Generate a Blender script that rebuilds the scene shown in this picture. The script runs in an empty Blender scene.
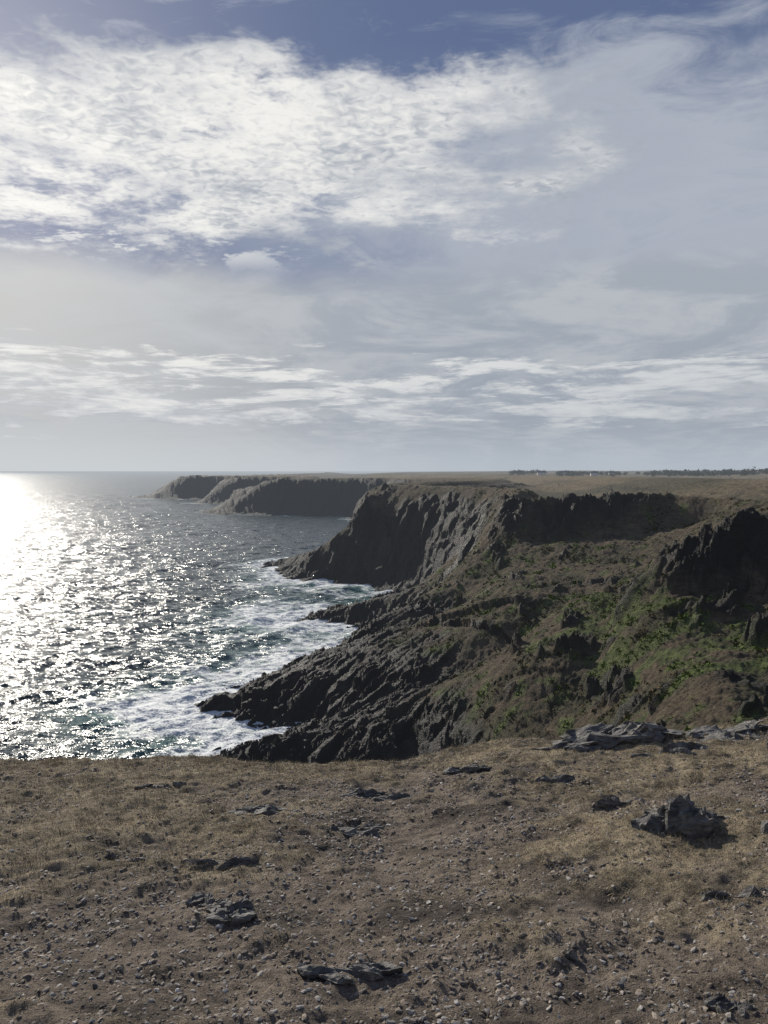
import bpy, bmesh, math, random
import numpy as np
from mathutils import Vector
random.seed(7); rng=np.random.default_rng(7)
scene=bpy.context.scene
scene.view_settings.view_transform='Standard'
try: scene.view_settings.look='None'
except Exception: pass
scene.view_settings.exposure=0; scene.view_settings.gamma=1
SUN_AZ=math.radians(-30.5); SUN_EL=math.radians(24)
SD=Vector((math.sin(SUN_AZ)*math.cos(SUN_EL),math.cos(SUN_AZ)*math.cos(SUN_EL),math.sin(SUN_EL)))
# ------------------------------------------------ numpy noise
def hsh(ix,iy,seed):
    h=(ix.astype(np.int64)*374761393+iy.astype(np.int64)*668265263+seed*1442695041)&0xffffffff
    h=((h^(h>>13))*1274126177)&0xffffffff
    h=((h^(h>>15))*2246822519)&0xffffffff
    h^=h>>16
    return h
def hf(ix,iy,seed): return (hsh(ix,iy,seed)&0xffffff)/float(0x1000000)
def gn(x,y,seed=0):
    ix=np.floor(x);iy=np.floor(y);fx=x-ix;fy=y-iy
    u=fx*fx*fx*(fx*(fx*6-15)+10);v=fy*fy*fy*(fy*(fy*6-15)+10)
    r=[]
    for dy in(0,1):
        for dx in(0,1):
            a=hf(ix+dx,iy+dy,seed)*2*np.pi
            r.append(np.cos(a)*(fx-dx)+np.sin(a)*(fy-dy))
    return 1.5*((r[0]*(1-u)+r[1]*u)*(1-v)+(r[2]*(1-u)+r[3]*u)*v)
def fbm(x,y,o=4,seed=0,g=0.5):
    s=0;a=1;t=0
    for i in range(o):
        s=s+a*gn(x*2**i+i*17.3,y*2**i-i*9.1,seed+i);t+=a;a*=g
    return s/t
def facet(x,y,seed=0,tilt=2.2):
    ix=np.floor(x);iy=np.floor(y)
    best=np.full(x.shape,1e9);out=np.zeros(x.shape)
    for dy in(-1,0,1):
        for dx in(-1,0,1):
            jx=ix+dx;jy=iy+dy
            cx=jx+hf(jx,jy,seed);cy=jy+hf(jx,jy,seed+5)
            d=(x-cx)**2+(y-cy)**2
            m=d<best
            val=(hf(jx,jy,seed+9)-.5)*1.2+(hf(jx,jy,seed+13)-.5)*tilt*(x-cx)+(hf(jx,jy,seed+17)-.5)*tilt*(y-cy)
            out=np.where(m,val,out);best=np.where(m,d,best)
    return out
def ss(a,b,x):
    t=np.clip((x-a)/(b-a),0,1);return t*t*(3-2*t)
def lerp3(a,b,t): return a*(1-t[...,None])+b*t[...,None]
# ------------------------------------------------ coast description (metres)
W=[(-900,9000),(-400,6000),(-300,3000),(-250,1500),(-300,1120),(-345,1050),(-310,995),(-274,965),(-225,945),(-180,915),(-195,870),(-222,845),(-200,825),(-150,812),(-105,780),(-120,720),(-163,680),(-158,655),(-125,625),(-99,612),(-60,600),(-30,598),(-24,541),(0,500),(20,440),(22,380),(12,335),(-15,312),(-42,299),(-44,290),(-29.5,250),(-11,243),(3,227),(9,208),(0,194),(-18,188),(-19,183),(-9,175),(6,169),(9,160),(2,153),(-8,146),(-20,126),(-28,115),(-27,110.5),(-20,109),(-13,107),(-11,103),(-19,98),(-20,94),(-8,88),(1,83),(5,72),(7,60),(4,48),(-5,40),(-20,34),(-45,30),(-80,15),(-130,-40),(-300,-600)]
POLY=W+[(9000,-600),(9000,9000)]
T=[(-500,6000,30),(-200,3000,29),(-190,1500,29),(-252,1070,28),(-258,1015,27.5),(-215,990,29),(-150,960,29),(-150,880,29),(-180,862,25),(-150,842,29),(-80,805,30),(-72,740,30),(-82,695,28.5),(-112,664,20),(-82,648,28.8),(-20,632,30),(12,612,30),(22,545,30.5),(50,470,31),(60,400,31),(42,340,31),(15,300,31),(0,268,30.5),(9,258,30.3),(22,240,30.3),(32,222,30.3),(36,200,30.5),(32,180,30.5),(25,163,29.5),(28,154,29.8),(41,150,30.2),(56,150,30.5),(62,138,30.3),(60,118,30),(52,102,30),(43,93,29.5),(35,88,27.5),(30,84,25.5),(35,82,28.6),(41,79,30.4),(46,66,31),(49,50,31.5),(45,35,32),(38,22,33),(25,13,33.2),(12,9,32.6),(3.5,7.5,32.2),(-3.5,7,32),(-12,6,32),(-30,0,32),(-70,-30,31),(-200,-600,31)]
LINES=[[(x,y,0.) for x,y in W],T,
 [(25,152,26),(21.5,146,20),(17,140,15.3),(9.6,132,9.8),(-7,122,6.2),(-22,113,2.6)],
 [(-5.5,262,27.5),(-12,262,16),(-18.5,266,9),(-35,286,2.2)],
 [(22,187,13),(11,186,7),(-1,184.5,4.6),(-14,186,1.6)],
 [(29,146,21),(42,141,22.5),(57,138,25)],
 [(27,122,18.5),(25,112,16),(18.5,105,11),(10,102,7.5),(2,100,5.6),(-12,95,2.2)],
 [(29.5,78,22),(35,72,21.3),(44,60,23)],
 [(28,92,20.5),(24,86,17),(20,78,14),(14,70,9.5)],
 [(29,70,19.8),(24,52,19.4),(22,44,20.3),(22,32,22)],
 [(150,60,33),(140,150,31.8),(120,300,32.2),(140,600,31),(160,900,30),(0,1300,29.5),(300,1500,31)],
 [(400,0,34),(500,700,32.5),(900,1500,34),(1500,2200,38),(1500,4000,38)],
 [(0,2000,30),(300,2600,32),(800,3200,37),(200,5000,30)]]
def polyd(px,py,L):
    best=np.full(px.shape,1e18);z=np.zeros(px.shape)
    for a,b in zip(L[:-1],L[1:]):
        ex=b[0]-a[0];ey=b[1]-a[1]
        t=np.clip(((px-a[0])*ex+(py-a[1])*ey)/(ex*ex+ey*ey),0,1)
        d=(px-a[0]-t*ex)**2+(py-a[1]-t*ey)**2
        m=d<best
        best=np.where(m,d,best)
        if len(a)>2: z=np.where(m,a[2]+t*(b[2]-a[2]),z)
    return best,z
def inside(px,py):
    c=np.zeros(px.shape,bool);n=len(POLY)
    for i in range(n):
        x1,y1=POLY[i];x2,y2=POLY[(i+1)%n]
        if y1==y2: continue
        c^=((y1>py)!=(y2>py))&(px<(x2-x1)*(py-y1)/(y2-y1)+x1)
    return c
def base_h(px,py):
    px=np.asarray(px,float);py=np.asarray(py,float);sh=px.shape
    px=px.ravel();py=py.ravel();out=np.empty(px.shape);dw=np.empty(px.shape)
    for s in range(0,len(px),40000):
        x=px[s:s+40000];y=py[s:s+40000]
        num=0;den=0
        for i,L in enumerate(LINES):
            d,z=polyd(x,y,L)
            if i==0: dW=np.sqrt(d)
            w=1/(d+(.4 if i<2 else 2.5))**0.85
            num=num+w*z;den=den+w
        h=num/den
        ins=inside(x,y)
        out[s:s+40000]=np.where(ins,h,-np.minimum(14,dW*0.45))
        dw[s:s+40000]=np.where(ins,-dW,dW)
    return out.reshape(sh),dw.reshape(sh)
# ------------------------------------------------ mesh helpers
def grid_mesh(name,X,Y,Z,mat,cols=None,attrs=None,closed=False):
    ny,nx=X.shape
    co=np.stack([X,Y,Z],-1).reshape(-1,3).astype(np.float32)
    idx=np.arange(ny*nx).reshape(ny,nx)
    if closed:
        nxt=np.roll(idx,-1,axis=1); a=idx[:-1];b=nxt[:-1];c=nxt[1:];d=idx[1:]
    else:
        a=idx[:-1,:-1];b=idx[:-1,1:];c=idx[1:,1:];d=idx[1:,:-1]
    f=np.stack([a,b,c,d],-1).reshape(-1,4)
    return raw_mesh(name,co,f,mat,cols,attrs,True)
def raw_mesh(name,co,f,mat,cols=None,attrs=None,smooth=False):
    me=bpy.data.meshes.new(name);k=f.shape[1]
    me.vertices.add(len(co));me.vertices.foreach_set('co',np.ascontiguousarray(co,dtype=np.float32).ravel())
    me.loops.add(f.size);me.loops.foreach_set('vertex_index',f.astype(np.int32).ravel())
    me.polygons.add(len(f));me.polygons.foreach_set('loop_start',np.arange(0,f.size,k,dtype=np.int32))
    me.polygons.foreach_set('loop_total',np.full(len(f),k,dtype=np.int32))
    me.polygons.foreach_set('use_smooth',np.full(len(f),smooth))
    me.update(calc_edges=True)
    if cols is not None:
        at=me.color_attributes.new('Col','FLOAT_COLOR','POINT')
        c4=np.ones((len(co),4),np.float32);c4[:,:3]=cols.reshape(-1,3);at.data.foreach_set('color',c4.ravel())
    for k2,v in (attrs or {}).items():
        at=me.attributes.new(k2,'FLOAT','POINT');at.data.foreach_set('value',v.astype(np.float32).ravel())
    me.materials.append(mat)
    ob=bpy.data.objects.new(name,me);scene.collection.objects.link(ob)
    return ob
# ------------------------------------------------ node helpers
class S:
    def __init__(s,k,nt): s.k=k;s.nt=nt
    def m(s,op,b=None,c=None):
        n=s.nt.nodes.new('ShaderNodeMath');n.operation=op
        for i,v in enumerate((s,b,c)):
            if v is None: continue
            if isinstance(v,S): s.nt.links.new(v.k,n.inputs[i])
            else: n.inputs[i].default_value=v
        return S(n.outputs[0],s.nt)
    def __add__(s,o): return s.m('ADD',o)
    __radd__=__add__
    def __mul__(s,o): return s.m('MULTIPLY',o)
    __rmul__=__mul__
    def __sub__(s,o): return s.m('SUBTRACT',o)
    def __rsub__(s,o): return (s*-1.0)+o
    def __truediv__(s,o): return s.m('DIVIDE',o)
    def pow(s,o): return s.m('POWER',o)
    def max(s,o): return s.m('MAXIMUM',o)
    def min(s,o): return s.m('MINIMUM',o)
    def ss(s,a,b,lo=0.,hi=1.):
        n=s.nt.nodes.new('ShaderNodeMapRange');n.interpolation_type='SMOOTHSTEP'
        s.nt.links.new(s.k,n.inputs[0]);inv=a>b
        if inv:a,b,lo,hi=b,a,hi,lo
        for i,v in enumerate((a,b,lo,hi)): n.inputs[i+1].default_value=v
        return S(n.outputs[0],s.nt)
def put(nt,sock,v):
    if isinstance(v,S): nt.links.new(v.k,sock)
    elif isinstance(v,tuple) and len(v)==3 and sock.type=='RGBA': sock.default_value=(*v,1)
    else: sock.default_value=v
def noise(nt,vec,scale,detail=5,rough=.5,dist=0.,o=0):
    n=nt.nodes.new('ShaderNodeTexNoise')
    put(nt,n.inputs['Vector'],vec)
    put(nt,n.inputs['Scale'],scale);n.inputs['Detail'].default_value=detail
    n.inputs['Roughness'].default_value=rough;n.inputs['Distortion'].default_value=dist
    return S(n.outputs[o],nt)
def mix(nt,f,a,b,mode='MIX'):
    n=nt.nodes.new('ShaderNodeMix');n.data_type='RGBA';n.blend_type=mode
    put(nt,n.inputs[0],f);put(nt,n.inputs[6],a);put(nt,n.inputs[7],b)
    return S(n.outputs[2],nt)
def comb(nt,x,y,z=0.):
    n=nt.nodes.new('ShaderNodeCombineXYZ')
    for i,v in enumerate((x,y,z)): put(nt,n.inputs[i],v)
    return S(n.outputs[0],nt)
def sep(nt,v):
    n=nt.nodes.new('ShaderNodeSeparateXYZ');put(nt,n.inputs[0],v)
    return [S(o,nt) for o in n.outputs]
def vmul(nt,v,t):
    n=nt.nodes.new('ShaderNodeVectorMath');n.operation='MULTIPLY';put(nt,n.inputs[0],v)
    put(nt,n.inputs[1],t)
    return S(n.outputs[0],nt)
def vop(nt,op,a,b=None):
    n=nt.nodes.new('ShaderNodeVectorMath');n.operation=op;put(nt,n.inputs[0],a)
    if b is not None: put(nt,n.inputs[1],b)
    return S(n.outputs[0],nt)
def newmat(name):
    m=bpy.data.materials.new(name);m.use_nodes=True;nt=m.node_tree
    b=nt.nodes['Principled BSDF'];return m,nt,b
def attr(nt,name,col=False):
    n=nt.nodes.new('ShaderNodeAttribute');n.attribute_name=name
    return S(n.outputs['Color' if col else 'Fac'],nt)
def geo(nt): 
    n=nt.nodes.new('ShaderNodeNewGeometry');return S(n.outputs['Position'],nt)
def bump(nt,b,h,strength,dist):
    n=nt.nodes.new('ShaderNodeBump');n.inputs['Strength'].default_value=strength
    n.inputs['Distance'].default_value=dist;put(nt,n.inputs['Height'],h)
    nt.links.new(n.outputs[0],b.inputs['Normal'])
def haze(nt,b,pos,L,col):  # aerial haze painted into the material: emission mixed in, growing with world y
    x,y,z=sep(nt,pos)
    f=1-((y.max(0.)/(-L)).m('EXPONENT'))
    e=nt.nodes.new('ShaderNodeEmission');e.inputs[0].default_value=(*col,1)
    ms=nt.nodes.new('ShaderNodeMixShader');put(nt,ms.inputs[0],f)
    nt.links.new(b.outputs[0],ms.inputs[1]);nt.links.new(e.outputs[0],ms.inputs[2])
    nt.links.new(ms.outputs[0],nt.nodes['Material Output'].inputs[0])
HZ=(.30,.33,.37)  # glow colour of the painted haze on land
# ------------------------------------------------ materials
def m_terrain():
    m,nt,b=newmat('coastal_rock_and_turf');p=geo(nt)
    c=attr(nt,'Col',True);r=attr(nt,'rock')
    n1=noise(nt,p,.9,7,.68);n2=noise(nt,p,5.,5,.68)
    st=noise(nt,vmul(nt,p,(.5,.9,2.6)),1.1,7,.68,.4)
    v=(n1*.8+n2*.7+st*.7).ss(.80,1.42,.25,1.85)
    k=comb(nt,v,v,v)
    col=mix(nt,1.,c,k,'MULTIPLY')
    put(nt,b.inputs['Base Color'],col)
    put(nt,b.inputs['Roughness'],r*-.35+.95)
    b.inputs['Specular IOR Level'].default_value=.28
    h=n1*.5+n2*.35+st*(r*.9)
    bump(nt,b,h,1.,1.5)
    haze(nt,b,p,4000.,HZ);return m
def m_ground():
    m,nt,b=newmat('dry_turf_and_gravel');p=geo(nt)
    c=attr(nt,'Col',True)
    n1=noise(nt,p,28.,6,.7);n2=noise(nt,p,120.,4,.6);n3=noise(nt,p,3.,6,.6)
    v=(n1*.8+n2*.7+n3*.5).ss(.72,1.28,.38,1.75)
    put(nt,b.inputs['Base Color'],mix(nt,1.,c,comb(nt,v,v,v),'MULTIPLY'))
    b.inputs['Roughness'].default_value=.95;b.inputs['Specular IOR Level'].default_value=.2
    bump(nt,b,n1*.6+n2*.4,1.,.035);return m
def m_vcol(name,rough=.8,spec=.3,sc=60.,trans=False):
    m,nt,b=newmat(name);p=geo(nt);c=attr(nt,'Col',True)
    v=noise(nt,p,sc,4,.6).ss(.3,.7,.65,1.35)
    put(nt,b.inputs['Base Color'],mix(nt,1.,c,comb(nt,v,v,v),'MULTIPLY'))
    b.inputs['Roughness'].default_value=rough;b.inputs['Specular IOR Level'].default_value=spec
    return m
def m_rock():
    m,nt,b=newmat('grey_schist_rock');p=geo(nt)
    st=noise(nt,vmul(nt,p,(4.,9.,22.)),2.2,8,.65,.5);n1=noise(nt,p,9.,8,.7);n2=noise(nt,p,60.,5,.6)
    col=mix(nt,(st*.6+n1*.5).ss(.40,.68),(.055,.052,.048),(.24,.225,.20))
    li=noise(nt,p,16.,6,.65).ss(.56,.65)
    col=mix(nt,li*.75,col,(.37,.345,.29))
    put(nt,b.inputs['Base Color'],col);b.inputs['Roughness'].default_value=.7
    bump(nt,b,st*.6+n1*.4+n2*.15,1.,.06);return m
def m_sea():
    m,nt,b=newmat('sea_water');p=geo(nt);sh=attr(nt,'shore')
    ps=vmul(nt,p,(1.,1.,0.))
    f1=noise(nt,ps,.085,7,.62,.5);f2=noise(nt,vmul(nt,ps,(1.,1.5,1.)),.42,9,.72,.4)
    ff=f1*.55+f2*.45
    foam=(ff+sh*.36).ss(.655,.83)
    cap=noise(nt,vmul(nt,ps,(1.,1.9,1.)),.18,8,.76,.3).ss(.645,.75)
    foam=foam.max(cap*.75)
    body=mix(nt,sh.ss(.2,.9),(.020,.042,.052),(.055,.155,.15))
    put(nt,b.inputs['Base Color'],mix(nt,foam,body,(.70,.73,.73)))
    put(nt,b.inputs['Roughness'],foam*.5+.22)
    b.inputs['IOR'].default_value=1.333;b.inputs['Specular IOR Level'].default_value=.27
    g=nt.nodes.new('ShaderNodeNewGeometry');N=S(g.outputs['Normal'],nt)
    def sl(vec,scale,d,k):
        c=noise(nt,vec,scale,d,.6,.3,1);c=vop(nt,'SUBTRACT',c,(.5,.5,.5));return vmul(nt,c,(k*1.55,k,0.))
    s=vop(nt,'ADD',sl(vmul(nt,ps,(1.,1.7,1.)),.16,2,1.05),sl(vmul(nt,ps,(1.,1.4,1.)),.6,3,2.1))
    s=vop(nt,'ADD',s,sl(ps,3.2,3,1.9))
    px,py,pz=sep(nt,p)
    at=(py.max(0.)/-500.).m('EXPONENT')*.66+.34
    s=vmul(nt,s,comb(nt,at,at,0.))
    nn=vop(nt,'NORMALIZE',vop(nt,'ADD',N,s))
    nt.links.new(nn.k,b.inputs['Normal'])
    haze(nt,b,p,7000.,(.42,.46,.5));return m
MT=m_terrain();MG=m_ground();MR=m_rock();MS=m_sea()
# ------------------------------------------------ distant terrain (cliffs, plateau)
D=math.radians
az=np.concatenate([np.linspace(D(-100),D(-29),60,endpoint=False),np.linspace(D(-29),D(29),780,endpoint=False),np.linspace(D(29),D(105),90)])
rr=np.concatenate([np.exp(np.linspace(math.log(11),math.log(40),90,endpoint=False)),np.exp(np.linspace(math.log(40),math.log(320),680,endpoint=False)),np.exp(np.linspace(math.log(320),math.log(1200),180,endpoint=False)),np.exp(np.linspace(math.log(1200),math.log(8500),60))])
A,R=np.meshgrid(az,rr);X=R*np.sin(A);Y=R*np.cos(A)
B,DWt=base_h(X,Y)
dzr=np.gradient(B,axis=0)/np.gradient(R,axis=0);dza=np.gradient(B,axis=1)/(np.gradient(A,axis=1)*R)
slope=np.hypot(dzr,dza)
nA=fbm(X/14,Y/14,5,3);nB=fbm(X/4,Y/4,4,11)
zz=B+5*nA+2*nB-.05*(Y-100)*(R<150)
low=1-ss(6.0,11.0,zz+np.where(R>150,1,0))
nearhill=((R<172)&(X>4)).astype(float)
steep=ss(.85,1.35,slope+.45*nA+.25*nB-.35*nearhill)
steep=np.maximum(steep,ss(.12,.35,slope+.1*nA)*(R>300)*(B<28.5))
def gauss(cx,cy,sx,sy,ang=0):
    c,s=math.cos(ang),math.sin(ang);u=(X-cx)*c+(Y-cy)*s;v=-(X-cx)*s+(Y-cy)*c
    return np.exp(-(u/sx)**2-(v/sy)**2)
o1=gauss(36,81,9,4.4,-.5);o2=gauss(40,149,14,4.5,-.05);o2b=gauss(26,155,4.5,7);o3=gauss(3,262,12,10)*.7
scat=ss(.24,.40,fbm(X/6,Y/6,4,77))*nearhill*(B<25)
out=np.clip(1.7*np.maximum.reduce([o1,o2,o2b])+.5*nB-.35,0,1)
rock=np.clip(np.maximum.reduce([low,steep,out,scat*.8,np.clip(1.5*o3-.4+nB,0,1)]),0,1)
rock=np.where(DWt>-1,1,rock)
u=-.84*X-.54*Y;v=.54*X-.84*Y
wob=fbm(X/9,Y/9,3,21)*1.5
uu=u/2.8+wob;vv=v+wob
hr=1.2*facet(uu/6.5,vv/6.5,31)+.85*facet(uu/3,vv/3,41)+.52*facet(uu/1.5,vv/1.5,51)+.28*facet(uu/.75,vv/.75,61)*(R<200)
hr+= -.9*np.abs(fbm(uu/5,vv/4,4,71))+.35
hr-= 1.1*np.clip(1-np.abs(fbm(uu/2.6,vv/1.9,3,73))*5,0,1)**2*(R<200)
jx=fbm(X/3,Y/3,3,37)*.8;jy=fbm(X/3,Y/3,3,38)*.8
hb=1.5*facet((X+jx)/8,(Y+jy)/8,33,1.9)+.95*facet((X+jx)/3.6,(Y+jy)/3.6,43,2.)+.5*facet(X/1.6,Y/1.6,53,2.)
wst=ss(.7,1.3,slope)
hr=hr*(1-wst)+hb*wst
hr+=.35*fbm(X/1.1,Y/1.1,3,57)*(R<260)
farm=ss(300,700,R)
hr=hr*(1-farm*.3)+farm*4.0*facet(X/34,Y/34,81)+farm*1.2*facet(X/15,Y/15,83)
Z=B+rock*hr*np.clip(slope*1.3+.2,.25,.95)
cr=out*(R<230)
Z+=cr*(1.2*facet((X+jx)/4,(Y+jy)/3,91,1.4)+.8*facet((X+jx)/1.7,(Y+jy)/1.5,95,1.6)+.3)
Z+=scat*(.9*facet((X+jx)/2.2,(Y+jy)/2.2,97)+.3)
Z+=(1-rock)*(.8*fbm(X/8,Y/8,4,101)+.30*fbm(X/1.5,Y/1.5,4,105)+.15*fbm(X/.5,Y/.5,2,108)*(R<200))
Z+=ss(500,1500,R)*1.0*fbm(X/150,Y/150,4,111)*(DWt<-40)
cap=31.2+.6*fbm(X/6,Y/6,3,113)
cap=np.where(R>300,29.6,cap)
Z=np.where((Z>cap-1)&(R<1200)&(R>55),cap-1+np.tanh((Z-cap+1)/1.5)*1.2+np.clip(B-cap,0,9),Z)
Z=np.where(DWt>0,np.minimum(Z,B+rock*hr*.9),Z)
Z-=3.2*np.exp(-(R/17)**2)
k=rock*np.clip(slope,0,1.2)*(R<700)
Xd=X+k*(1.8*fbm(X/5,Y/5,5,121));Yd=Y+k*(1.8*fbm(X/5,Y/5,5,131))
# colours
F3=lambda c: np.broadcast_to(np.array(c),X.shape+(3,))
tan_=F3([.215,.165,.095]);ol=F3([.076,.070,.036]);br=F3([.115,.087,.054]);gr=F3([.10,.13,.036]);rk=F3([.016,.014,.012]);rk2=F3([.056,.049,.040]);wet=F3([.010,.010,.011])
flat=1-ss(.12,.42,slope+.12*nB)
nC=fbm(X/22,Y/22,5,141);nD=fbm(X/6,Y/6,5,151)
soil=lerp3(br,ol,ss(-.15,.25,nD))
gmask=ss(.07,.30,fbm(X/3.,Y/3.,5,161)+.34*np.exp(-((X-24)/6)**2-((Y-84)/22)**2)+.28*np.exp(-((X-33)/6)**2-((Y-66)/9)**2)+.10*(B<22)-.15)*(R<200)
soil=lerp3(soil,gr,gmask*.85)
top=lerp3(tan_,ol*1.3,ss(-.05,.35,fbm(X/45,Y/90,5,171)+.2*ss(900,2500,R)))
soil=lerp3(soil,top,flat*ss(22,27,B))
rc=lerp3(rk,rk2,ss(-.1,.5,fbm(uu/3,vv/1.2,5,181)))
rc=lerp3(rc,soil*.6,ss(.08,.4,nD+.2*nC)*ss(5,12,B)*.7*(R<300))
rc=lerp3(wet,rc,ss(.8,4.,Z+nB*2))
rc=rc*(1-.5*ss(170,300,R))[...,None]  # shade of the far cliffs painted in: rock colour darkens with distance
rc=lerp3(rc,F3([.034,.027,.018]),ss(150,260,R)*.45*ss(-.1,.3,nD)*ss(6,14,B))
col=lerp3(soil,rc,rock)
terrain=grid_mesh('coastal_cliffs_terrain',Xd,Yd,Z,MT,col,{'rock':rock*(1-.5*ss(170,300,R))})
# ------------------------------------------------ heath shrubs on slopes
cand=np.where((rock.ravel()<.45)&(R.ravel()>36)&(R.ravel()<230)&(slope.ravel()>.15)&(np.abs(A.ravel())<D(29)))[0]
w=(R.ravel()[cand]**1.6)*np.clip(nD.ravel()[cand]*3+gmask.ravel()[cand],.06,1.);w/=w.sum()
pick=rng.choice(cand,11000,p=w)
def clumps(px,py,pz,size,ntri,cols,hgt=.7,leaf=.35):
    n=len(px);th=rng.uniform(0,2*np.pi,(n,ntri));ph=np.arccos(rng.uniform(0,1,(n,ntri)));q=rng.uniform(.5,1,(n,ntri))
    cx=px[:,None]+size[:,None]*q*np.sin(ph)*np.cos(th);cy=py[:,None]+size[:,None]*q*np.sin(ph)*np.sin(th);cz=pz[:,None]+size[:,None]*q*np.cos(ph)*hgt
    c=np.stack([cx,cy,cz],-1)[:,:,None,:]+rng.normal(0,1,(n,ntri,3,3))*(size*leaf)[:,None,None,None]
    co=c.reshape(-1,3);cc=np.repeat(cols[:,None,:],ntri*3,1)*rng.uniform(.6,1.4,(n,ntri*3,1))
    return co,np.arange(len(co)).reshape(-1,3),cc.reshape(-1,3)
sx,sy,sz=Xd.ravel()[pick],Yd.ravel()[pick],Z.ravel()[pick]
siz=.10+.26*rng.uniform(0,1,len(pick))**2;mixc=rng.uniform(0,1,(len(pick),1));g=gmask.ravel()[pick][:,None]
cc=(np.array([.15,.115,.07])*mixc+np.array([.085,.085,.045])*(1-mixc))*(1-g)+np.array([.125,.165,.045])*g
co,f,cl=clumps(sx,sy,sz-.05,siz,12,cc)
raw_mesh('heath_shrubs',co,f,m_vcol('heath_foliage',.9,.1,3.),cl)
# ------------------------------------------------ sea
az=np.concatenate([np.linspace(D(-180),D(-32),50,endpoint=False),np.linspace(D(-32),D(12),600,endpoint=False),np.linspace(D(12),D(180),60,endpoint=False)])
rs=np.concatenate([np.exp(np.linspace(math.log(20),math.log(80),30,endpoint=False)),np.exp(np.linspace(math.log(80),math.log(2500),900,endpoint=False)),np.exp(np.linspace(math.log(2500),math.log(90000),70))])
A2,R2=np.meshgrid(az,rs);SX=R2*np.sin(A2);SY=R2*np.cos(A2)
dW=np.empty(SX.size);fx=SX.ravel();fy=SY.ravel()
for s in range(0,len(fx),40000):
    d,_=polyd(fx[s:s+40000],fy[s:s+40000],W);d=np.sqrt(d);ins=inside(fx[s:s+40000],fy[s:s+40000]);dW[s:s+40000]=np.where(ins,0,d)
dW=dW.reshape(SX.shape)
SZ=np.zeros_like(SX);res=np.maximum(R2*.0040,.3)
for i in range(34):
    Lw=2.4*(11**(i/33.));th=D(-60)+rng.normal(0,.65)
    dx,dy=math.sin(th),math.cos(th);a=.0150*Lw*rng.uniform(.6,1.4)
    if Lw>10:a*=.62
    ph=(SX*dx+SY*dy)*2*np.pi/Lw+rng.uniform(0,6.28)
    if Lw>6: ph=ph+2.4*gn(SX/(Lw*3.5),SY/(Lw*3.5),200+i)
    SZ+=a*(1-np.abs(np.sin(ph/2))-.36)*1.3*np.clip(Lw/(2.6*res)-1,0,1)
gust=.75+.6*fbm(SX/60,SY/60,3,301)
SZ*=gust*np.exp(-(R2/4000)**2)
shore=np.exp(-dW/np.where(R2<260,17,14))*np.where(R2>400,.6,1.)+.36*np.exp(-((SX+34)/13)**2-((SY-114)/8)**2)+.34*np.exp(-((SX+32)/22)**2-((SY-190)/60)**2)
grid_mesh('sea',SX,SY,SZ,MS,None,{'shore':np.clip(shore,0,1)},closed=True)
# ------------------------------------------------ foreground clifftop ground
def edge(x): 
    e=7.1+.35*fbm(x/2.,x*0+3.3,4,401)
    e=e-.03*np.clip(-x-10,0,None)**1.3
    return e+.25*np.clip(x-8,0,None)+.10*np.clip(x-1,0,3)
def gmaskf(x,y):
    n=fbm(x/1.3,y/.8,5,411)*.9+.5*fbm(x/.25,y/.22,4,415)
    b=.06+.34*np.exp(-((y-6.6)/1.3)**2)-.42*np.exp(-((x-.2)/.8)**2-((y-4.7)/1.3)**2)-.32*np.exp(-((y-2.6)/1.)**2)+.35*np.exp(-((x-1.3)/.5)**2-((y-4.4)/1.)**2)+.34*np.exp(-((x+2.2)/1.0)**2-((y-5.0)/1.)**2)
    return ss(-.15,.45,n+b)
def zf(x,y):
    z=33.4-.146*np.clip(y,-6,None)+.09*np.clip(x,0,12)
    z=z+.08*fbm(x/1.6,y/1.6,3,421)+.05*fbm(x/.45,y/.45,4,425)+.03*gmaskf(x,y)
    z=z+.024*fbm(x/.14,y/.14,3,427)+.010*fbm(x/.06,y/.06,2,429)
    e=y-edge(x);t=np.clip(e,0,None)
    return z-(1.35*t**1.35)-.03*np.clip(e+.6,0,.6)+np.clip(t,0,2)*.25*fbm(x/.8,y/.8,4,431)
gx=np.concatenate([-5.2-np.geomspace(.05,60,40)[::-1],np.linspace(-5.2,5.6,560),5.6+np.geomspace(.05,60,40)])
gy=np.concatenate([1.4-np.geomspace(.05,60,40)[::-1],np.linspace(1.4,8.6,460),8.6+np.geomspace(.03,9,40)])
GX,GY=np.meshgrid(gx,gy);GZ=zf(GX,GY);gm=gmaskf(GX,GY)
G3=lambda c: np.broadcast_to(np.array(c),GX.shape+(3,))
sc_=lerp3(G3([.185,.150,.115]),G3([.082,.068,.054]),ss(-.05,.45,fbm(GX/.7,GY/.5,5,441)))
gc=lerp3(sc_,G3([.36,.295,.19])*(.75+.6*fbm(GX/.3,GY/.3,4,445))[...,None],gm*.75)
grid_mesh('clifftop_ground',GX,GY,GZ,MG,gc)
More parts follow.
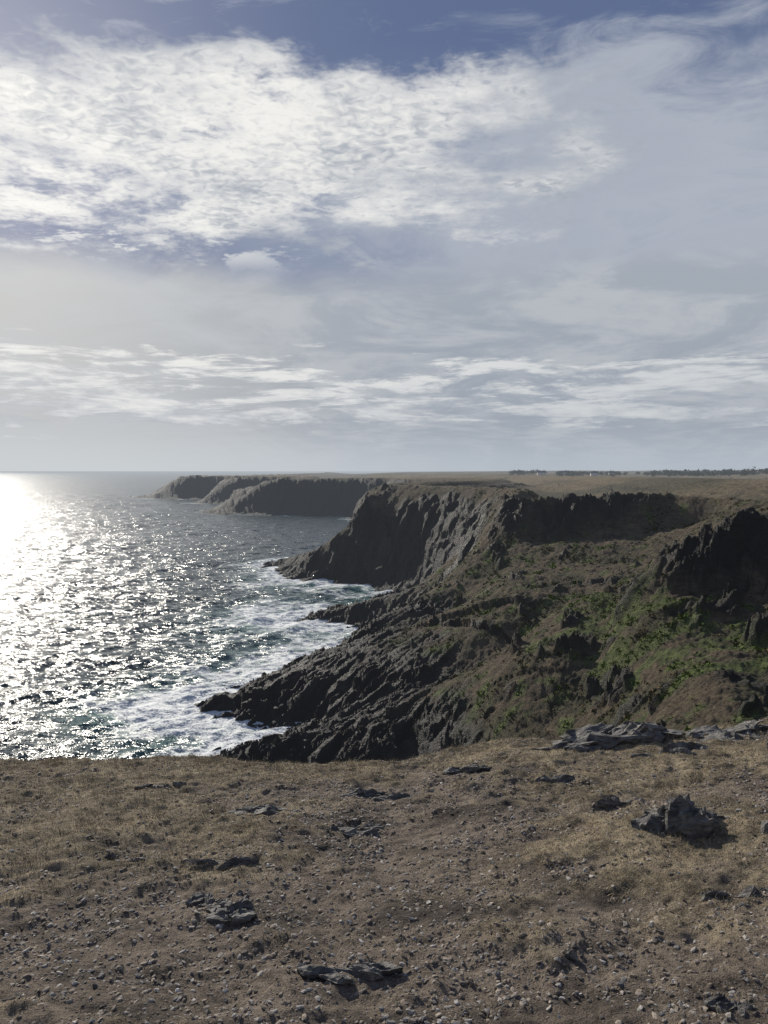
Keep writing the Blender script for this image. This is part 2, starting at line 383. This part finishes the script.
def pebbles(n,smin,smax,name,pw):
    pts=rng.uniform(0,1,(n*3,2));px=(pts[:,0]*2-1)*5.;py=1.6+pts[:,1]**1.3*6.
    keep=rng.uniform(0,1,n*3)<np.clip(1.1-gmaskf(px,py)*.9+.05,0.08,1)*np.clip(.6+1.4*fbm(px/.6,py/.5,4,451),.10,1)
    px=px[keep][:n];py=py[keep][:n];n=len(px)
    t=(1+5**.5)/2
    ico=np.array([(-1,t,0),(1,t,0),(-1,-t,0),(1,-t,0),(0,-1,t),(0,1,t),(0,-1,-t),(0,1,-t),(t,0,-1),(t,0,1),(-t,0,-1),(-t,0,1)])/1.9
    fc=np.array([(0,11,5),(0,5,1),(0,1,7),(0,7,10),(0,10,11),(1,5,9),(5,11,4),(11,10,2),(10,7,6),(7,1,8),(3,9,4),(3,4,2),(3,2,6),(3,6,8),(3,8,9),(4,9,5),(2,4,11),(6,2,10),(8,6,7),(9,8,1)])
    s=smin+(smax-smin)*rng.uniform(0,1,n)**pw
    v=ico[None]*(1+rng.normal(0,.22,(n,12,1)))*(s[:,None,None]*np.stack([rng.uniform(.7,1.5,n),rng.uniform(.6,1.,n),rng.uniform(.3,.65,n)],-1)[:,None,:])
    a=rng.uniform(0,6.28,n)[:,None];tl=rng.normal(0,.25,n)[:,None]
    x=v[...,0]*np.cos(a)-v[...,1]*np.sin(a);y=v[...,0]*np.sin(a)+v[...,1]*np.cos(a);z=v[...,2]+tl*x
    co=np.stack([x+px[:,None],y+py[:,None],z+(zf(px,py)+s*.05)[:,None]],-1).reshape(-1,3)
    f=(fc[None]+12*np.arange(n)[:,None,None]).reshape(-1,3)
    pal=np.array([(.20,.16,.12),(.28,.235,.185),(.125,.108,.09),(.34,.31,.27),(.17,.165,.16),(.46,.43,.39)])
    c=pal[rng.choice(6,n,p=[.27,.27,.18,.16,.08,.04])]*rng.uniform(.7,1.3,(n,1))
    raw_mesh(name,co,f,m_vcol('gravel_stone',.8,.3,90.),np.repeat(c,12,0))
pebbles(76000,.003,.015,'gravel',2.3)
def grass():
    n=86000;px=rng.uniform(-5.2,5.6,n);py=1.6+6.6*rng.uniform(0,1,n)**.9
    g=gmaskf(px,py);keep=(rng.uniform(0,1,n)<np.clip(g*1.0+.06,0,1))&(py<edge(px)+.8)
    px=px[keep];py=py[keep];n=len(px);nb=7
    e=np.abs(py-edge(px))<.35
    tall=ss(.1,.5,fbm(px/.35,py/.35,3,461))
    L=rng.uniform(.010,.028,(n,nb))*np.where(e,1.5,1.)[:,None]*(.7+1.1*tall[:,None]+.5*rng.uniform(0,1,(n,1))**3)
    bx=px[:,None]+rng.normal(0,.016,(n,nb));by=py[:,None]+rng.normal(0,.016,(n,nb));bz=zf(bx,by)-.003
    a=rng.uniform(0,6.28,(n,nb));le=rng.uniform(.4,1.6,(n,nb));wd=rng.uniform(.0010,.0022,(n,nb))
    dx=np.cos(a);dy=np.sin(a)
    tip=np.stack([bx+dx*L*np.sin(le),by+dy*L*np.sin(le),bz+L*np.cos(le)+.004],-1)
    b1=np.stack([bx-dy*wd,by+dx*wd,bz],-1);b2=np.stack([bx+dy*wd,by-dx*wd,bz],-1)
    co=np.stack([b1,b2,tip],2).reshape(-1,3);f=np.arange(len(co)).reshape(-1,3)
    patch=(.85+.7*fbm(px/.5,py/.4,3,463))[:,None,None,None]
    c=np.array([.46,.375,.235])*rng.uniform(.5,1.25,(n,nb,1,1))*patch*np.ones((1,1,3,1));c[...,0]*=rng.uniform(.9,1.1,(n,nb,1))
    raw_mesh('dry_grass',co,f,m_vcol('dry_grass_blade',.85,.2,20.),c.reshape(-1,3))
grass()
# ------------------------------------------------ foreground rocks
def rock_outcrop(name,cx,cy,w,d,h,n,ang=.35,seed=0):
    r=random.Random(seed);bm=bmesh.new()
    for i in range(n):
        a=r.uniform(0,6.28);q=math.sqrt(r.random())*(.85 if n>1 else 0)
        ox=math.cos(a)*q*w*.5;oy=math.sin(a)*q*d*.5
        sx=w*(.13+.2*r.random())*(1 if n>1 else 1.2);sy=d*(.18+.22*r.random());sz=h*(.5+.7*r.random())*(1-.4*q)
        t=bmesh.new()
        for k in range(16):
            th=r.uniform(0,6.28);ph=math.acos(r.uniform(-1,1));rad=r.uniform(.8,1.15)
            t.verts.new((sx*rad*math.sin(ph)*math.cos(th),sy*rad*math.sin(ph)*math.sin(th),sz*rad*math.cos(ph)))
        rs_=bmesh.ops.convex_hull(t,input=t.verts)
        bmesh.ops.delete(t,geom=[g for g in rs_['geom_interior'] if isinstance(g,bmesh.types.BMVert)],context='VERTS')
        bmesh.ops.subdivide_edges(t,edges=t.edges[:],cuts=3,use_grid_fill=True)
        bmesh.ops.triangulate(t,faces=t.faces[:])
        tl=r.uniform(-.35,.1);an=ang+r.uniform(-.35,.35)
        for vtx in t.verts:
            x,y,z=vtx.co
            nn=math.sin(x*41+y*23+i)*math.sin(y*57+z*63+i*2)*math.sin(z*90+x*17)
            x*=1+.10*nn;y*=1+.14*nn;z*=1+.22*nn
            z+=tl*y+r.uniform(-1,1)*.005
            X_=x*math.cos(an)-y*math.sin(an);Y_=x*math.sin(an)+y*math.cos(an)
            vtx.co=(X_+ox,Y_+oy,z)
        me=bpy.data.meshes.new('t');t.to_mesh(me);bm.from_mesh(me);bpy.data.meshes.remove(me);t.free()
    xs=np.array([v_.co.x+cx for v_ in bm.verts]);ys=np.array([v_.co.y+cy for v_ in bm.verts])
    z0=zf(np.array([cx]),np.array([cy]))[0]
    for v_,X_,Y_ in zip(bm.verts,xs,ys): v_.co.z+=z0-.146*(Y_-cy)+.09*(X_-cx)*(cx>0)-h*.10;v_.co.x+=cx;v_.co.y+=cy
    me=bpy.data.meshes.new(name);bm.to_mesh(me);bm.free();me.materials.append(MR)
    ob=bpy.data.objects.new(name,me);scene.collection.objects.link(ob);return ob
RK=[(2.1,6.95,1.0,.5,.14,18,.1),(3.0,6.9,.8,.5,.14,14,.1),(1.6,6.7,.6,.25,.08,9,.1),(2.4,6.3,.7,.22,.08,8,-.2),(1.75,4.53,.46,.30,.15,22,.5),(1.57,5.14,.36,.14,.08,6,-.2),
(-.86,3.92,.28,.22,.07,7,.5),(-.70,3.74,.30,.22,.075,7,.4),(-.78,5.28,.50,.22,.08,9,.2),(-.22,5.0,.46,.18,.07,8,.3),(-.9,4.4,.6,.14,.06,8,.15),(.0,5.7,.7,.2,.07,8,.2),(1.65,3.58,.30,.16,.08,6,.4),(2.15,4.3,.3,.2,.1,6,.3),
(-.12,3.16,.38,.14,.045,7,.1),(1.17,2.72,.22,.14,.06,6,.4),(-1.62,4.5,.14,.08,.045,2,.2),(-1.4,4.45,.18,.08,.04,3,.2),(.62,6.2,.5,.16,.06,6,.1),(-1.7,5.9,.3,.12,.05,4,.2),(3.3,6.1,.5,.2,.09,6,.2),(-.15,2.83,.07,.05,.03,1,.2),(.75,3.15,.18,.07,.04,3,-.4),(1.35,5.75,.45,.16,.07,6,.1),(-3.2,4.6,.6,.3,.12,8,.3),(3.6,4.2,.8,.4,.15,9,.3)]
for i,q in enumerate(RK): rock_outcrop('rock_outcrop',q[0],q[1],q[2],q[3],q[4],q[5],q[6],i+5)
# ------------------------------------------------ distant trees, houses, cairn
n=420;ta=rng.uniform(D(9),D(34),n);tr=rng.normal(1500,110,n);keep=(fbm(ta*30,ta*0,3,501)>-.12)|(ta>D(20))
ta=ta[keep];tr=tr[keep];n=len(ta);tx=tr*np.sin(ta);ty=tr*np.cos(ta);tz,_=base_h(tx,ty)
mt,nt,b=newmat('distant_tree_foliage');p=geo(nt)
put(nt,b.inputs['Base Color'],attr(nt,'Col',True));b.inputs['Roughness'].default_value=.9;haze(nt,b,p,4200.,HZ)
siz=rng.uniform(3,6.5,n)*np.where(ta>D(19),1.35,.9);co,f,cl=clumps(tx,ty,tz+1.,siz,34,np.tile(np.array([[.035,.045,.022]]),(n,1)),hgt=.95,leaf=.25)
raw_mesh('distant_trees',co,f,mt,cl)
def simple(name,c):
    m,nt,b=newmat(name);p=geo(nt);v=noise(nt,p,.8,5).ss(.2,.8,.8,1.2)
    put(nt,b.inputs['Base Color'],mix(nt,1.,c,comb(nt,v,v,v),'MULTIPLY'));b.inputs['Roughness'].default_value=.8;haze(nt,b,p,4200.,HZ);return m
mw=simple('whitewash',(.55,.54,.5));mrf=simple('slate_roof',(.07,.075,.085));mg_=simple('window_glass',(.03,.035,.04));mst=simple('granite_stone',(.12,.11,.1))
def part(name,verts,faces,mat,par):
    me=bpy.data.meshes.new(name);me.from_pydata(verts,[],faces);me.materials.append(mat)
    o=bpy.data.objects.new(name,me);scene.collection.objects.link(o);o.parent=par;return o
def box(x0,x1,y0,y1,z0,z1): return [(x0,y0,z0),(x1,y0,z0),(x1,y1,z0),(x0,y1,z0),(x0,y0,z1),(x1,y0,z1),(x1,y1,z1),(x0,y1,z1)],[(0,3,2,1),(4,5,6,7),(0,1,5,4),(1,2,6,5),(2,3,7,6),(3,0,4,7)]
for a,r_,L_ in [(11.5,1380,14),(13.1,1400,10),(15.2,1360,12),(16.4,1390,9)]:
    x=r_*math.sin(D(a));y=r_*math.cos(D(a));z=float(base_h(np.array([x]),np.array([y]))[0][0])
    e=bpy.data.objects.new('farmhouse',None);scene.collection.objects.link(e);e.location=(x,y,z-.1)
    h=4.2;part('walls',*box(-L_/2,L_/2,-3.5,3.5,0,h),mw,e)
    part('roof',[(-L_/2-.3,-3.9,h+.01),(L_/2+.3,-3.9,h+.01),(L_/2+.3,3.9,h+.01),(-L_/2-.3,3.9,h+.01),(-L_/2-.3,0,h+3.4),(L_/2+.3,0,h+3.4)],[(0,1,5,4),(2,3,4,5),(0,4,3),(1,2,5),(0,3,2,1)],mrf,e)
    part('chimney',*box(L_/2-1.2,L_/2-.3,-.4,.4,h+2.2,h+4.4),mst,e)
    for k_ in range(3): 
        wx=-L_/2+L_*(k_+.5)/3;part('window' if k_!=1 else 'door',*box(wx-.5,wx+.5,-3.56,-3.47,1. if k_!=1 else .3,2.4),mg_,e)
def cairn():
    x=-19;y=905;z=float(base_h(np.array([x*1.]),np.array([y*1.]))[0][0])
    bm=bmesh.new();prof=[(2.6,-1),(2.3,1.2),(1.7,2.6),(1.2,4.),(.9,5.),(.35,5.7)];rings=[]
    for rd,hh in prof: rings.append([bm.verts.new((x+rd*math.cos(k*.5236)*random.uniform(.9,1.1),y+rd*math.sin(k*.5236)*random.uniform(.9,1.1),z+hh)) for k in range(12)])
    for a_,b_ in zip(rings[:-1],rings[1:]):
        for k in range(12): bm.faces.new((a_[k],a_[(k+1)%12],b_[(k+1)%12],b_[k]))
    bm.faces.new(rings[-1]);me=bpy.data.meshes.new('stone_cairn');bm.to_mesh(me);bm.free();me.materials.append(mst)
    scene.collection.objects.link(bpy.data.objects.new('stone_cairn',me))
cairn()
mgull=simple('gull_feathers',(.08,.08,.085))
for gx_,gy_,gz_,rot in [(-1,330,111,.3),(-13,340,118,-.4)]:
    vs=[(0,.35,0),(.07,.1,.02),(-.07,.1,.02),(.06,-.2,0),(-.06,-.2,0),(0,-.4,.01),(0,0,-.08),(.35,.1,.14),(.33,-.08,.13),(.75,-.05,.06),(-.35,.1,.14),(-.33,-.08,.13),(-.75,-.05,.06)]
    fs=[(0,1,6),(0,6,2),(0,2,1),(1,3,6),(2,6,4),(3,5,6),(4,6,5),(1,2,4,3),(3,4,5),(1,7,8,3),(7,9,8),(2,4,11,10),(10,11,12)]
    me=bpy.data.meshes.new('seagull');me.from_pydata(vs,[],fs);me.materials.append(mgull)
    o=bpy.data.objects.new('seagull',me);scene.collection.objects.link(o);o.location=(gx_,gy_,gz_);o.rotation_euler=(.1,.2,rot);o.scale=(1.1,1.1,1.1)
# ------------------------------------------------ world
wd=bpy.data.worlds.new('sky');scene.world=wd;wd.use_nodes=True;nt=wd.node_tree
bg=nt.nodes['Background'];bg.inputs[1].default_value=.1
sk=nt.nodes.new('ShaderNodeTexSky');sk.sky_type='NISHITA';sk.sun_disc=False;sk.sun_elevation=SUN_EL;sk.sun_rotation=SUN_AZ
sk.air_density=1.;sk.dust_density=.6;sk.ozone_density=2.
tc=nt.nodes.new('ShaderNodeTexCoord');G=S(tc.outputs['Generated'],nt)
x,y,z=sep(nt,G)
hl=(x*x+y*y).pow(.5).max(.001);t=z/hl;a=x.m('ARCTAN2',y)
zp=z.max(0.)+.09
P=comb(nt,x/zp,y/zp,0.)
def C(r,g,b): return (r*10,g*10,b*10)
n_big=noise(nt,P,1.1,5,.55,.3);n_mid=noise(nt,P,3.0,7,.62,.15)
rip=noise(nt,vmul(nt,P,(1.15,1.35,1.)),26.,2,.5,.7)
scr=comb(nt,a*1.0,t*1.0,0.)
n_s=noise(nt,vmul(nt,scr,(3.,7.,1.)),1.,6,.58,.5)
wisp=noise(nt,vmul(nt,scr,(4.,11.,1.)),1.4,7,.64,.9)
skyc=mix(nt,1.,S(sk.outputs[0],nt),(.40,.40,.48),'MULTIPLY')
base=mix(nt,.80,skyc,C(.125,.170,.30))
v0=(n_s*.6+wisp*.4).ss(.42,.68)*t.ss(.57,.32)
c=mix(nt,v0*.70,base,C(.40,.445,.525))
dR=((a-.34)/.50).pow(2.)+((t-.36)/.17).pow(2.)
lob=(dR+(n_s-.5)*3.+(wisp-.5)*3.4).ss(1.6,.1)
c=mix(nt,lob*.70,c,C(.52,.555,.605))
vb=(t+(n_s-.5)*.14).ss(.285,.215)
stc=mix(nt,a.ss(-.45,.10),C(.56,.565,.555),C(.36,.40,.455))
stc=mix(nt,(wisp*.7+n_mid*.3).ss(.42,.60)*.7,stc,C(.55,.57,.59))
c=mix(nt,vb*.90,c,stc)
# big mackerel cloud
a2=(a+.22)/.45
dA=a2.m('ABSOLUTE').pow(2.4)+((t-.42-a*.03)/.112).pow(2.).m('ABSOLUTE')
mA=(dA+(n_mid-.5)*5.6+(n_s-.5)*3.8+(rip-.5)*1.4).ss(1.6,.3)
shade=(rip*.62+n_mid*1.0+(n_big-.5)*1.5+mA*.25-.27).ss(.42,.95)
cA=mix(nt,shade,C(.38,.415,.475),C(.90,.89,.855))
c=mix(nt,mA*.93,c,cA)
pf=((n_mid-.5)*1.8+(wisp-.5)*1.8+(rip-.5)*.4+.08).ss(.16,.36)*(t.ss(.25,.275)*t.ss(.33,.30)*a.ss(.0,-.25))
c=mix(nt,pf*.75,c,C(.76,.77,.76))
wt=((wisp-.5)*2.2+.2).ss(.2,.6)*(t.ss(.52,.58)*a.ss(-.0,-.3))
c=mix(nt,wt*.6,c,C(.58,.61,.66))
# low cumulus streaks
ns=noise(nt,vmul(nt,scr,(5.,38.,1.)),1.1,8,.66,.5)
nf=noise(nt,vmul(nt,scr,(22.,95.,1.)),1.,5,.66,.4)
band=t.ss(.035,.07)*t.ss(.165,.125)
mD=((ns-.5)*2.6+band*.46+(nf-.5)*.75+(n_s-.5)*.9).ss(.27,.62)*t.ss(.18,.15)
cD=mix(nt,(ns*.8+nf*.45+t*2.2).ss(.66,1.02),C(.40,.435,.495),C(.86,.855,.83))
cD=mix(nt,a.ss(-.25,.4)*.55,cD,C(.50,.54,.58))
c=mix(nt,mD*.86,c,cD)
# horizon haze
c=mix(nt,t.ss(.07,.0)*.85,c,mix(nt,a.ss(-.45,.35),C(.60,.635,.655),C(.45,.50,.565)))
# glow toward the sun
dp=nt.nodes.new('ShaderNodeVectorMath');dp.operation='DOT_PRODUCT';put(nt,dp.inputs[0],G);dp.inputs[1].default_value=SD
gl=S(dp.outputs['Value'],nt).max(0.)
g_=gl.pow(30.)*1.9
c=mix(nt,1.,c,comb(nt,g_,g_*.93,g_*.78),'ADD')
nt.links.new(c.k,bg.inputs[0])
# ------------------------------------------------ sun & camera
sl=bpy.data.lights.new('sun','SUN');sl.energy=4.2;sl.angle=D(.8);sl.color=(1.,.93,.82)
so=bpy.data.objects.new('sun',sl);scene.collection.objects.link(so);so.rotation_euler=SD.to_track_quat('Z','Y').to_euler()
cam=bpy.data.cameras.new('camera');co_=bpy.data.objects.new('camera',cam);scene.collection.objects.link(co_)
co_.location=(0,0,35);co_.rotation_euler=(math.radians(90),0,0)
cam.sensor_width=36;cam.lens=773/1024*36;cam.shift_y=-41/1024;cam.clip_start=.1;cam.clip_end=200000
scene.camera=co_
